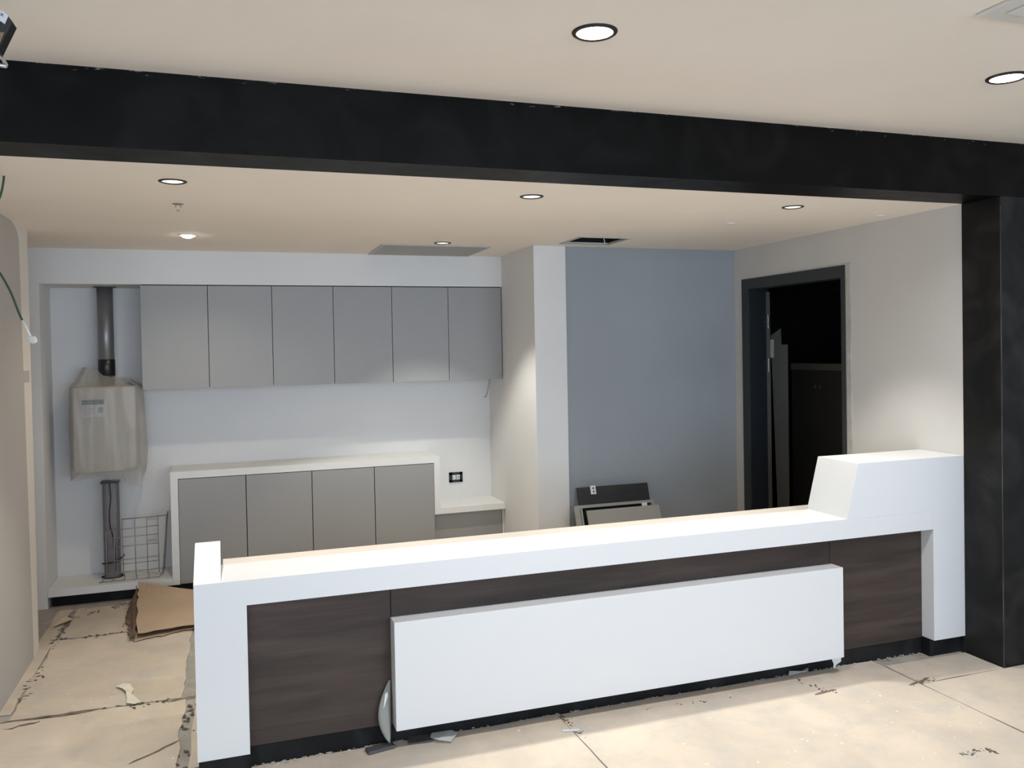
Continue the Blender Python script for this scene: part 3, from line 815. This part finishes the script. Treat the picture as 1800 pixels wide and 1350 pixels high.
# ------------------------------------------------------------------ things in the unlit room
cb = thing('storage_screen', 'dark board screen with a taupe top rail inside the unlit room', 'screen', (4.62, 5.5, 0))
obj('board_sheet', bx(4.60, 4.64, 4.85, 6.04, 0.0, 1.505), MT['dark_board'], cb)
obj('top_rail', bx(4.59, 4.645, 4.85, 6.04, 1.505, 1.560, bev=0.002), MT['rail'], cb)
for yy in (5.68, 5.735):
    obj('fixing_plate', bx(4.594, 4.600, yy - 0.009, yy + 0.009, 1.355, 1.385), MT['rail'], cb)
pk = thing('pale_plank', 'long pale wrapped plank standing upright inside the doorway', 'plank', (4.50, 6.1, 0))
hx = [Vector((4.545, 6.215, 0.0)), Vector((4.58, 6.125, 0.0)), Vector((4.595, 6.135, 0)), Vector((4.56, 6.225, 0))]
obj('plank_body', hexa(bmesh.new(), [p + Vector((0, -0.045, 0.003)) for p in hx], [p + Vector((-0.01, 0.02, 1.80 + 0.06 * (k in (1, 2)))) for k, p in enumerate(hx)]), MT['pale'], pk)
obj('edge_strip', hexa(bmesh.new(), [p + Vector((0.0, -0.055, 0.003)) for p in hx], [p + Vector((0.01, -0.045, 1.72)) for p in hx]), MT['pale'], pk)
tag(obj('hanging_cable', tube(bmesh.new(), smooth_path([(5.50, 5.95, 2.30), (5.50, 6.15, 2.25), (5.5, 6.4, 2.235), (5.5, 6.6, 2.25), (5.5, 6.75, 2.26)], 6), 0.006, 6), MT['rail'], smooth=True),
    'thin pale cable hanging high in the unlit room', 'cable')

# ------------------------------------------------------------------ ceiling fittings
def downlight(x, y, label):
    t = thing('ceiling_downlight', label, 'downlight', (x, y, ZC), 'small black-rimmed downlights of the inner ceiling')
    obj('trim_ring', lathe(bmesh.new(), [(0.044, ZC - 0.0005), (0.044, ZC - 0.004), (0.050, ZC - 0.0055), (0.058, ZC - 0.003), (0.059, ZC - 0.0005)], x, y, 40), MT['ring'], t, smooth=True)
    obj('reflector', lathe(bmesh.new(), [(0.0455, ZC - 0.001), (0.042, ZC + 0.012), (0.037, ZC + 0.028), (0.037, ZC + 0.046)], x, y, 40), MT['refl'], t, smooth=True)
    obj('diffuser', lathe(bmesh.new(), [(0.0, ZC + 0.030), (0.037, ZC + 0.030), (0.037, ZC + 0.034), (0, ZC + 0.034)], x, y, 40), MT['lamp'], t)
    light('lamp_light', 'SPOT', (x, y, ZC + 0.024), SPOT_POWER, WARM, t, spot_size=math.radians(88), spot_blend=0.45, shadow_soft_size=0.03)
    return t
d0 = downlight(*DL[0], 'small black-rimmed downlight above the counter\'s left end, in front of the sprinkler head')
for (x, y), lb in zip(DL[1:], ('small black-rimmed downlight over the middle of the counter', 'small black-rimmed downlight nearest the right wall',
                               'small black-rimmed downlight in front of the grey ceiling vent, nearest the wall cupboards')):
    copy_tree(d0, (x - DL[0][0], y - DL[0][1], 0), lb)

t = thing('ceiling_downlight', 'glaring white downlight without a black rim behind the sprinkler head', 'downlight', (*D2, ZC))
obj('trim_ring', lathe(bmesh.new(), [(0.040, ZC - 0.0005), (0.040, ZC - 0.004), (0.055, ZC - 0.004), (0.058, ZC - 0.0005)], *D2, 40), MT['white_ring'], t, smooth=True)
obj('bulb', lathe(bmesh.new(), [(0.0, ZC - 0.020), (0.016, ZC - 0.018), (0.030, ZC - 0.012), (0.040, ZC - 0.004), (0.040, ZC - 0.001), (0, ZC - 0.001)], *D2, 32), MT['lamp_hot'], t, smooth=True)
light('lamp_light', 'SPOT', (D2[0], D2[1], ZC - 0.03), BARE_POWER, BARE, t, spot_size=math.radians(140), spot_blend=0.8, shadow_soft_size=0.03)

def hall_light(x, y, label, power=PANEL_POWER):
    t = thing('hall_downlight', label, 'downlight', (x, y, ZF), 'large round downlights of the hall ceiling')
    obj('trim_ring', lathe(bmesh.new(), [(0.060, ZF - 0.0005), (0.060, ZF - 0.006), (0.066, ZF - 0.009), (0.074, ZF - 0.004), (0.075, ZF - 0.0005)], x, y, 48), MT['ring'], t, smooth=True)
    obj('diffuser', lathe(bmesh.new(), [(0.0, ZF - 0.004), (0.060, ZF - 0.004), (0.060, ZF - 0.001), (0, ZF - 0.001)], x, y, 48), MT['lamp'], t)
    a = light('lamp_light', 'AREA', (x, y, ZF - 0.012), power, HALLWARM, t, shape='DISK', size=0.11, spread=math.radians(140))
    return t
h0 = hall_light(*HALL[0], 'large round downlight at the top centre of the hall ceiling')
copy_tree(h0, (HALL[1][0] - HALL[0][0], HALL[1][1] - HALL[0][1], 0), 'large round downlight at the right edge above the black beam')

sp = thing('sprinkler_head', 'small pendant sprinkler head on the inner ceiling between two downlights', 'sprinkler', (-0.198, 4.477, ZC))
obj('escutcheon', lathe(bmesh.new(), [(0.0, ZC - 0.006), (0.012, ZC - 0.006), (0.027, ZC - 0.002), (0.028, ZC - 0.0003)], -0.198, 4.477, 24), MT['wire'], sp, smooth=True)
bm = bmesh.new()
tube(bm, [(-0.209, 4.477, ZC - 0.005), (-0.211, 4.477, ZC - 0.022), (-0.199, 4.477, ZC - 0.034)], 0.0022, 6)
tube(bm, [(-0.187, 4.477, ZC - 0.005), (-0.185, 4.477, ZC - 0.022), (-0.197, 4.477, ZC - 0.034)], 0.0022, 6)
obj('yoke', bm, MT['steel'], sp, smooth=True)
obj('deflector', lathe(bmesh.new(), [(0, ZC - 0.033), (0.006, ZC - 0.034), (0.011, ZC - 0.037), (0, ZC - 0.039)], -0.198, 4.477, 16), MT['steel'], sp, smooth=True)

for (x, y), lb in (((2.966, 4.459), 'flat round cover plate on the inner ceiling left of the other one'), ((3.684, 4.001), 'flat round cover plate on the inner ceiling close to the right wall')):
    bm = lathe(bmesh.new(), [(0, ZC - 0.007), (0.021, ZC - 0.007), (0.026, ZC - 0.004), (0.027, ZC - 0.0003)], x, y, 28)
    tag(obj('cover_plate', bm, MT['white_ring'], smooth=False), lb, 'cover plate', 'concealed sprinkler cover plates')

cv = thing('ceiling_vent', 'flat grey rectangular vent panel in the inner ceiling by the soffit', 'vent', (1.46, 6.13, ZC))
VX0, VX1, VY0, VY1 = 1.057, 1.850, 5.825, 6.430
for q in ((VX0, VX1, VY0, VY0 + 0.022), (VX0, VX1, VY1 - 0.022, VY1), (VX0, VX0 + 0.022, VY0 + 0.022, VY1 - 0.022), (VX1 - 0.022, VX1, VY0 + 0.022, VY1 - 0.022)):
    obj('frame_edge', bx(*q, ZC - 0.008, ZC - 0.0003, bev=0.001), MT['vent'], cv)
obj('vent_plate', bx(VX0 + 0.024, VX1 - 0.024, VY0 + 0.024, VY1 - 0.024, ZC - 0.0065, ZC - 0.0003), mat('perforated_grey', (0.40, 0.395, 0.39), 0.6, var=0.02), cv)

hf = thing('ceiling_hatch', 'open square access hatch in the inner ceiling near the column', 'hatch', (2.473, 5.387, ZC))
HXa, HXb, HYa, HYb = 2.292, 2.655, 5.218, 5.556
for q in ((HXa - 0.012, HXb + 0.012, HYa - 0.012, HYa + 0.004), (HXa - 0.012, HXb + 0.012, HYb - 0.012, HYb + 0.014), (HXa - 0.012, HXa + 0.006, HYa, HYb), (HXb - 0.010, HXb + 0.012, HYa, HYb)):
    obj('frame_edge', bx(*q, ZC - 0.005, ZC - 0.0003), MT['vent'], hf)
bm = bmesh.new()
box(bm, HXa - 0.03, HXa - 0.01, HYa - 0.03, HYb + 0.03, ZC + 0.0105, ZC + 0.40); box(bm, HXb + 0.01, HXb + 0.03, HYa - 0.03, HYb + 0.03, ZC + 0.0105, ZC + 0.40)
box(bm, HXa - 0.03, HXb + 0.03, HYa - 0.03, HYa - 0.01, ZC + 0.0105, ZC + 0.40); box(bm, HXa - 0.03, HXb + 0.03, HYb + 0.01, HYb + 0.03, ZC + 0.0105, ZC + 0.40)
obj('shaft', bm, MT['gap'], hf)
obj('wire_end', tube(bmesh.new(), [(2.595, 5.50, ZC + 0.05), (2.60, 5.50, ZC + 0.02), (2.603, 5.50, ZC - 0.0)], 0.004, 6), MT['plastic_white'], hf)

# hall ceiling cassette at the upper right corner
hv = thing('hall_ceiling_vent', 'pale square ceiling vent at the upper right corner of the hall ceiling', 'vent', (2.55, 1.80, ZF))
obj('vent_frame', bx(2.265, 2.86, 1.49, 2.045, ZF - 0.012, ZF - 0.0003, bev=0.004), mat('vent_white', (0.70, 0.685, 0.64), 0.6), hv)
obj('vent_face', bx(2.325, 2.80, 1.55, 1.985, ZF - 0.018, ZF - 0.0125, bev=0.002), mat('vent_face_white', (0.72, 0.71, 0.66), 0.6), hv)
bm = bmesh.new()
for k in range(4):
    box(bm, 2.345 + k * 0.115, 2.372 + k * 0.115, 1.60, 1.935, ZF - 0.0195, ZF - 0.0182)
obj('air_slot', bm, MT['gap'], hv)

# dark bracket hanging at the upper left
hb = thing('hanging_bracket', 'dark metal bracket box with a marked label hanging at the upper left corner', 'bracket', (-0.60, 2.6, ZF))
YH = 2.6
def yquad(pts, y0, y1):
    return prism(bmesh.new(), pts, 'y', y0, y1)
obj('box_shell', yquad([(-0.66, 2.660), (-0.575, 2.652), (-0.5298, 2.6448), (-0.5207, 2.6321), (-0.535, 2.600), (-0.556, 2.552), (-0.66, 2.552)], YH, YH + 0.05), MT['plastic_black'], hb)
lb = obj('paper_label', yquad([(-0.62, 2.650), (-0.5497, 2.6563), (-0.5443, 2.6569), (-0.5364, 2.6517), (-0.5300, 2.6445), (-0.5385, 2.6225), (-0.5503, 2.6304), (-0.62, 2.642)], YH - 0.004, YH - 0.0005), MT['paper'], hb, label='white label with a handwritten cross')
bm = bmesh.new()
tube(bm, [(-0.5465, YH - 0.005, 2.6515), (-0.5425, YH - 0.005, 2.6415)], 0.0008, 5); tube(bm, [(-0.5500, YH - 0.005, 2.6440), (-0.5405, YH - 0.005, 2.6480)], 0.0008, 5)
obj('ink_cross', bm, MT['ink'], lb)
obj('inner_lining', yquad([(-0.63, 2.5985), (-0.5404, 2.5994), (-0.5545, 2.5617), (-0.63, 2.5617)], YH - 0.004, YH - 0.0005), MT['brown'], hb)
obj('hook', tube(bmesh.new(), smooth_path([(-0.60, YH + 0.02, 2.556), (-0.555, YH + 0.015, 2.538), (-0.545, YH + 0.01, 2.524), (-0.5405, YH + 0.005, 2.514), (-0.548, YH, 2.511), (-0.60, YH, 2.520)], 6), 0.0055, 8), MT['steel'], hb, smooth=True)
obj('hanger', bx(-0.655, -0.625, YH + 0.01, YH + 0.04, 2.64, ZF), MT['plastic_black'], hb)

# green cable hanging by the left wall
gc = thing('green_cable', 'green electric cable hanging from the inner ceiling by the left wall', 'cable', (-0.842, 3.95, ZC))
path = smooth_path([(-0.838, 3.95, ZC), (-0.842, 3.95, 2.44), (-0.853, 3.955, 2.395), (-0.885, 3.97, 2.32), (-0.935, 4.02, 2.24), (-0.945, 4.07, 2.17), (-0.905, 4.095, 2.105), (-0.859, 4.10, 2.009), (-0.827, 4.10, 1.911), (-0.803, 4.10, 1.855)], 6)
obj('sheath', tube(bmesh.new(), path, 0.0044, 8), MT['green'], gc, smooth=True)
obj('stripped_end', tube(bmesh.new(), [(-0.816, 4.098, 1.884), (-0.799, 4.098, 1.847), (-0.786, 4.098, 1.815)], 0.0046, 8), MT['white_ring'], gc, smooth=True, label='pale stripped end of the cable')
bm = bmesh.new()
b2 = bmesh.new(); bmesh.ops.create_icosphere(b2, subdivisions=2, radius=0.022)
for v in b2.verts:
    v.co = Vector((v.co.x * 0.9, v.co.y * 0.5, v.co.z * 0.75)) * (1 + 0.25 * mnoise.noise(v.co * 60)) + Vector((-0.778, 4.10, 1.800))
merge(bm, b2)
obj('tape_wrap', bm, MT['tape'], gc, label='clump of clear tape round the cable end')

# ------------------------------------------------------------------ loose things on the floor
fc = thing('folded_cardboard', 'large bent sheet of brown cardboard propped against the low shelf', 'cardboard', (-0.40, 5.9, 0.006))
def curl_sheet(C, nu, nv, th, m, name, seed, jag=0.006, wav=0.008, parent=None, **k):
    """C = (BL, BR, TR, TL) 3D corners; gently warped sheet with thickness"""
    r = random.Random(seed); b = bmesh.new(); A = []; B = []
    BL, BR, TR, TL = [Vector(c) for c in C]
    for j in range(nv + 1):
        ra, rb = [], []
        for i in range(nu + 1):
            u, v = i / nu, j / nv
            p = (BL * (1 - u) + BR * u) * (1 - v) + (TL * (1 - u) + TR * u) * v
            p.z += -0.020 * math.sin(math.pi * v) + wav * mnoise.noise(Vector((u * 3, v * 3, seed)))
            if i in (0, nu): p.x += r.uniform(-jag, jag)
            if j in (0, nv): p.y += r.uniform(-jag, jag)
            p.z = max(p.z, 0.009 + th)
            ra.append(b.verts.new(p)); rb.append(b.verts.new(p - Vector((0, 0, th))))
        A.append(ra); B.append(rb)
    for j in range(nv):
        for i in range(nu):
            b.faces.new((A[j][i], A[j][i + 1], A[j + 1][i + 1], A[j + 1][i]))
            b.faces.new((B[j][i], B[j + 1][i], B[j + 1][i + 1], B[j][i + 1]))
    for i in range(nu):
        b.faces.new((A[0][i], B[0][i], B[0][i + 1], A[0][i + 1])); b.faces.new((A[nv][i], A[nv][i + 1], B[nv][i + 1], B[nv][i]))
    for j in range(nv):
        b.faces.new((A[j][0], A[j + 1][0], B[j + 1][0], B[j][0])); b.faces.new((A[j][nu], B[j][nu], B[j + 1][nu], A[j + 1][nu]))
    return obj(name, b, m, parent, **k)
curl_sheet([(-0.539, 5.516, 0.050), (-0.15, 5.590, 0.050), (-0.06, 6.02, 0.105), (-0.604, 6.38, 0.142)], 12, 14, 0.004, MT['kraft'], 'top_sheet', 2, parent=fc)
curl_sheet([(-0.550, 5.474, 0.016), (-0.12, 5.640, 0.020), (-0.10, 5.95, 0.02), (-0.62, 5.98, 0.018)], 14, 8, 0.005, MT['kraft'], 'lower_sheet', 5, jag=0.016, wav=0.004, parent=fc)
curl_sheet([(-0.575, 5.50, 0.040), (-0.537, 5.512, 0.046), (-0.600, 6.36, 0.135), (-0.655, 6.10, 0.020)], 4, 12, 0.006, MT['kraft_dark'], 'torn_edge', 7, jag=0.012, parent=fc, label='dark torn edge of the cardboard')
obj('folded_flap', hexa(bmesh.new(), [(-0.602, 6.360, 0.146), (-0.548, 6.335, 0.142), (-0.552, 6.23, 0.112), (-0.580, 6.22, 0.112)],
                        [(-0.602, 6.362, 0.150), (-0.548, 6.337, 0.146), (-0.552, 6.228, 0.118), (-0.580, 6.218, 0.118)]), MT['kraft'], fc)
obj('support_roll', tube(bmesh.new(), [(-0.45, 5.62, 0.022), (-0.15, 5.72, 0.022)], 0.012, 8), MT['kraft_dark'], fc)

def chip(name, pts, z, th, m, label, cat, group=None, curl=0.0):
    b = bmesh.new(); n = len(pts)
    zz = [z + curl * abs(math.sin(i * 1.9 + 0.6)) for i in range(n)]
    v0 = [b.verts.new((p[0], p[1], zz[i])) for i, p in enumerate(pts)]; v1 = [b.verts.new((p[0], p[1], zz[i] + th)) for i, p in enumerate(pts)]
    b.faces.new(list(reversed(v0))); b.faces.new(v1)
    for i in range(n):
        b.faces.new((v0[i], v0[(i + 1) % n], v1[(i + 1) % n], v1[i]))
    bmesh.ops.triangulate(b, faces=[f for f in b.faces if len(f.verts) > 4])
    bmesh.ops.recalc_face_normals(b, faces=b.faces[:])
    return tag(obj(name, b, m), label, cat, group)
chip('paint_chip', [(-0.57, 4.760), (-0.535, 4.79), (-0.50, 4.755), (-0.478, 4.69), (-0.482, 4.62), (-0.43, 4.50), (-0.455, 4.485), (-0.492, 4.50), (-0.500, 4.58), (-0.512, 4.66), (-0.535, 4.715)], 0.009, 0.002, MT['chip'],
     'long curled cream paint flake on the floor left of the counter', 'paint chip', curl=0.010)
chip('paper_scrap', [(-1.06, 5.95), (-1.035, 5.99), (-0.99, 6.02), (-0.97, 6.10), (-1.02, 6.13), (-1.055, 6.06)], 0.014, 0.002, mat('yellowed_paper', (0.62, 0.52, 0.34), 0.85), 'yellowed scrap by the foot of the left wall', 'scrap', curl=0.012)

def offcut(cx, cy, w, d, ang, h, label):
    b = bmesh.new(); box(b, -w / 2, w / 2, -d / 2, d / 2, 0, h, bev=0.0015)
    r = random.Random(label)
    for v in b.verts:
        v.co += Vector((r.uniform(-1, 1), r.uniform(-1, 1), 0)) * 0.0015
        v.co = Matrix.Rotation(ang, 4, 'Z') @ v.co + Vector((cx, cy, 0.0082))
    return tag(obj('board_offcut', b, MT['tile']), label, 'offcut', 'dark board offcuts on the floor')
offcut(0.598, 3.592, 0.122, 0.046, 0.18, 0.012, 'dark grey board offcut lying further out from the counter plinth')
offcut(0.778, 3.618, 0.105, 0.066, -0.10, 0.006, 'dark grey board offcut lying close beside the white fascia panel corner')
chip('plastic_scrap', [(0.835, 3.642), (0.925, 3.638), (0.945, 3.60), (0.90, 3.54), (0.845, 3.56), (0.82, 3.60)], 0.013, 0.001, MT['clear'], 'crumpled translucent plastic scrap on the floor right of the dark offcut', 'scrap', curl=0.008)
chip('plastic_scrap', [(2.70, 3.600), (2.83, 3.612), (2.85, 3.636), (2.80, 3.638), (2.73, 3.634)], 0.012, 0.001, MT['clear'], 'small translucent plastic scrap against the plinth under the white fascia', 'scrap', curl=0.018)
chip('white_stick', [(1.392, 3.462), (1.466, 3.444), (1.469, 3.455), (1.395, 3.474)], 0.008, 0.004, MT['plastic_white'], 'short white stick on the floor in front of the white fascia', 'stick')

# film peeling off the fascia's lower corners
pf = thing('peeling_film', 'curved strip of protective film peeling off beside the left end of the white fascia', 'film', (0.65, 3.62, 0.02))
b = bmesh.new(); A = []
NV = 16
for j in range(NV + 1):
    v = j / NV; z = 0.030 + v * 0.255
    bow = math.sin(math.pi * min(1, max(0.0, v * 0.96)) ** 0.85)
    wd = 0.052 * bow + 0.003
    row = []
    for i in range(5):
        u = i / 4
        row.append(b.verts.new((0.656 - wd * (1 - u) - (1 - v) * 0.016 * (1 - bow * 0.2), 3.636 - 0.050 * (1 - v) - 0.008 * math.sin(math.pi * u) * bow, z)))
    A.append(row)
for j in range(NV):
    for i in range(4):
        b.faces.new((A[j][i], A[j][i + 1], A[j + 1][i + 1], A[j + 1][i]))
g = obj('film_sheet', b, mat('grey_protective_film', (0.30, 0.30, 0.275), 0.8, spec=0.15, var=0.05, vscale=5), pf, smooth=True)
md = g.modifiers.new('thick', 'SOLIDIFY'); md.thickness = 0.0012
obj('folded_edge', hexa(bmesh.new(), [(0.626, 3.615, 0.235), (0.638, 3.618, 0.243), (0.640, 3.618, 0.225), (0.618, 3.610, 0.175)], [(0.626, 3.612, 0.235), (0.638, 3.615, 0.243), (0.640, 3.615, 0.225), (0.618, 3.607, 0.175)]), MT['white_ring'], pf)
b = bmesh.new()
prism(b, [(2.933, 0.0905), (2.993, 0.0905), (2.990, 0.070), (2.962, 0.058), (2.950, 0.040), (2.942, 0.046), (2.946, 0.062)], 'y', 3.5545, 3.556)
tag(obj('film_tab', b, MT['clear']), 'small grey film tab hanging below the right end of the white fascia', 'film')
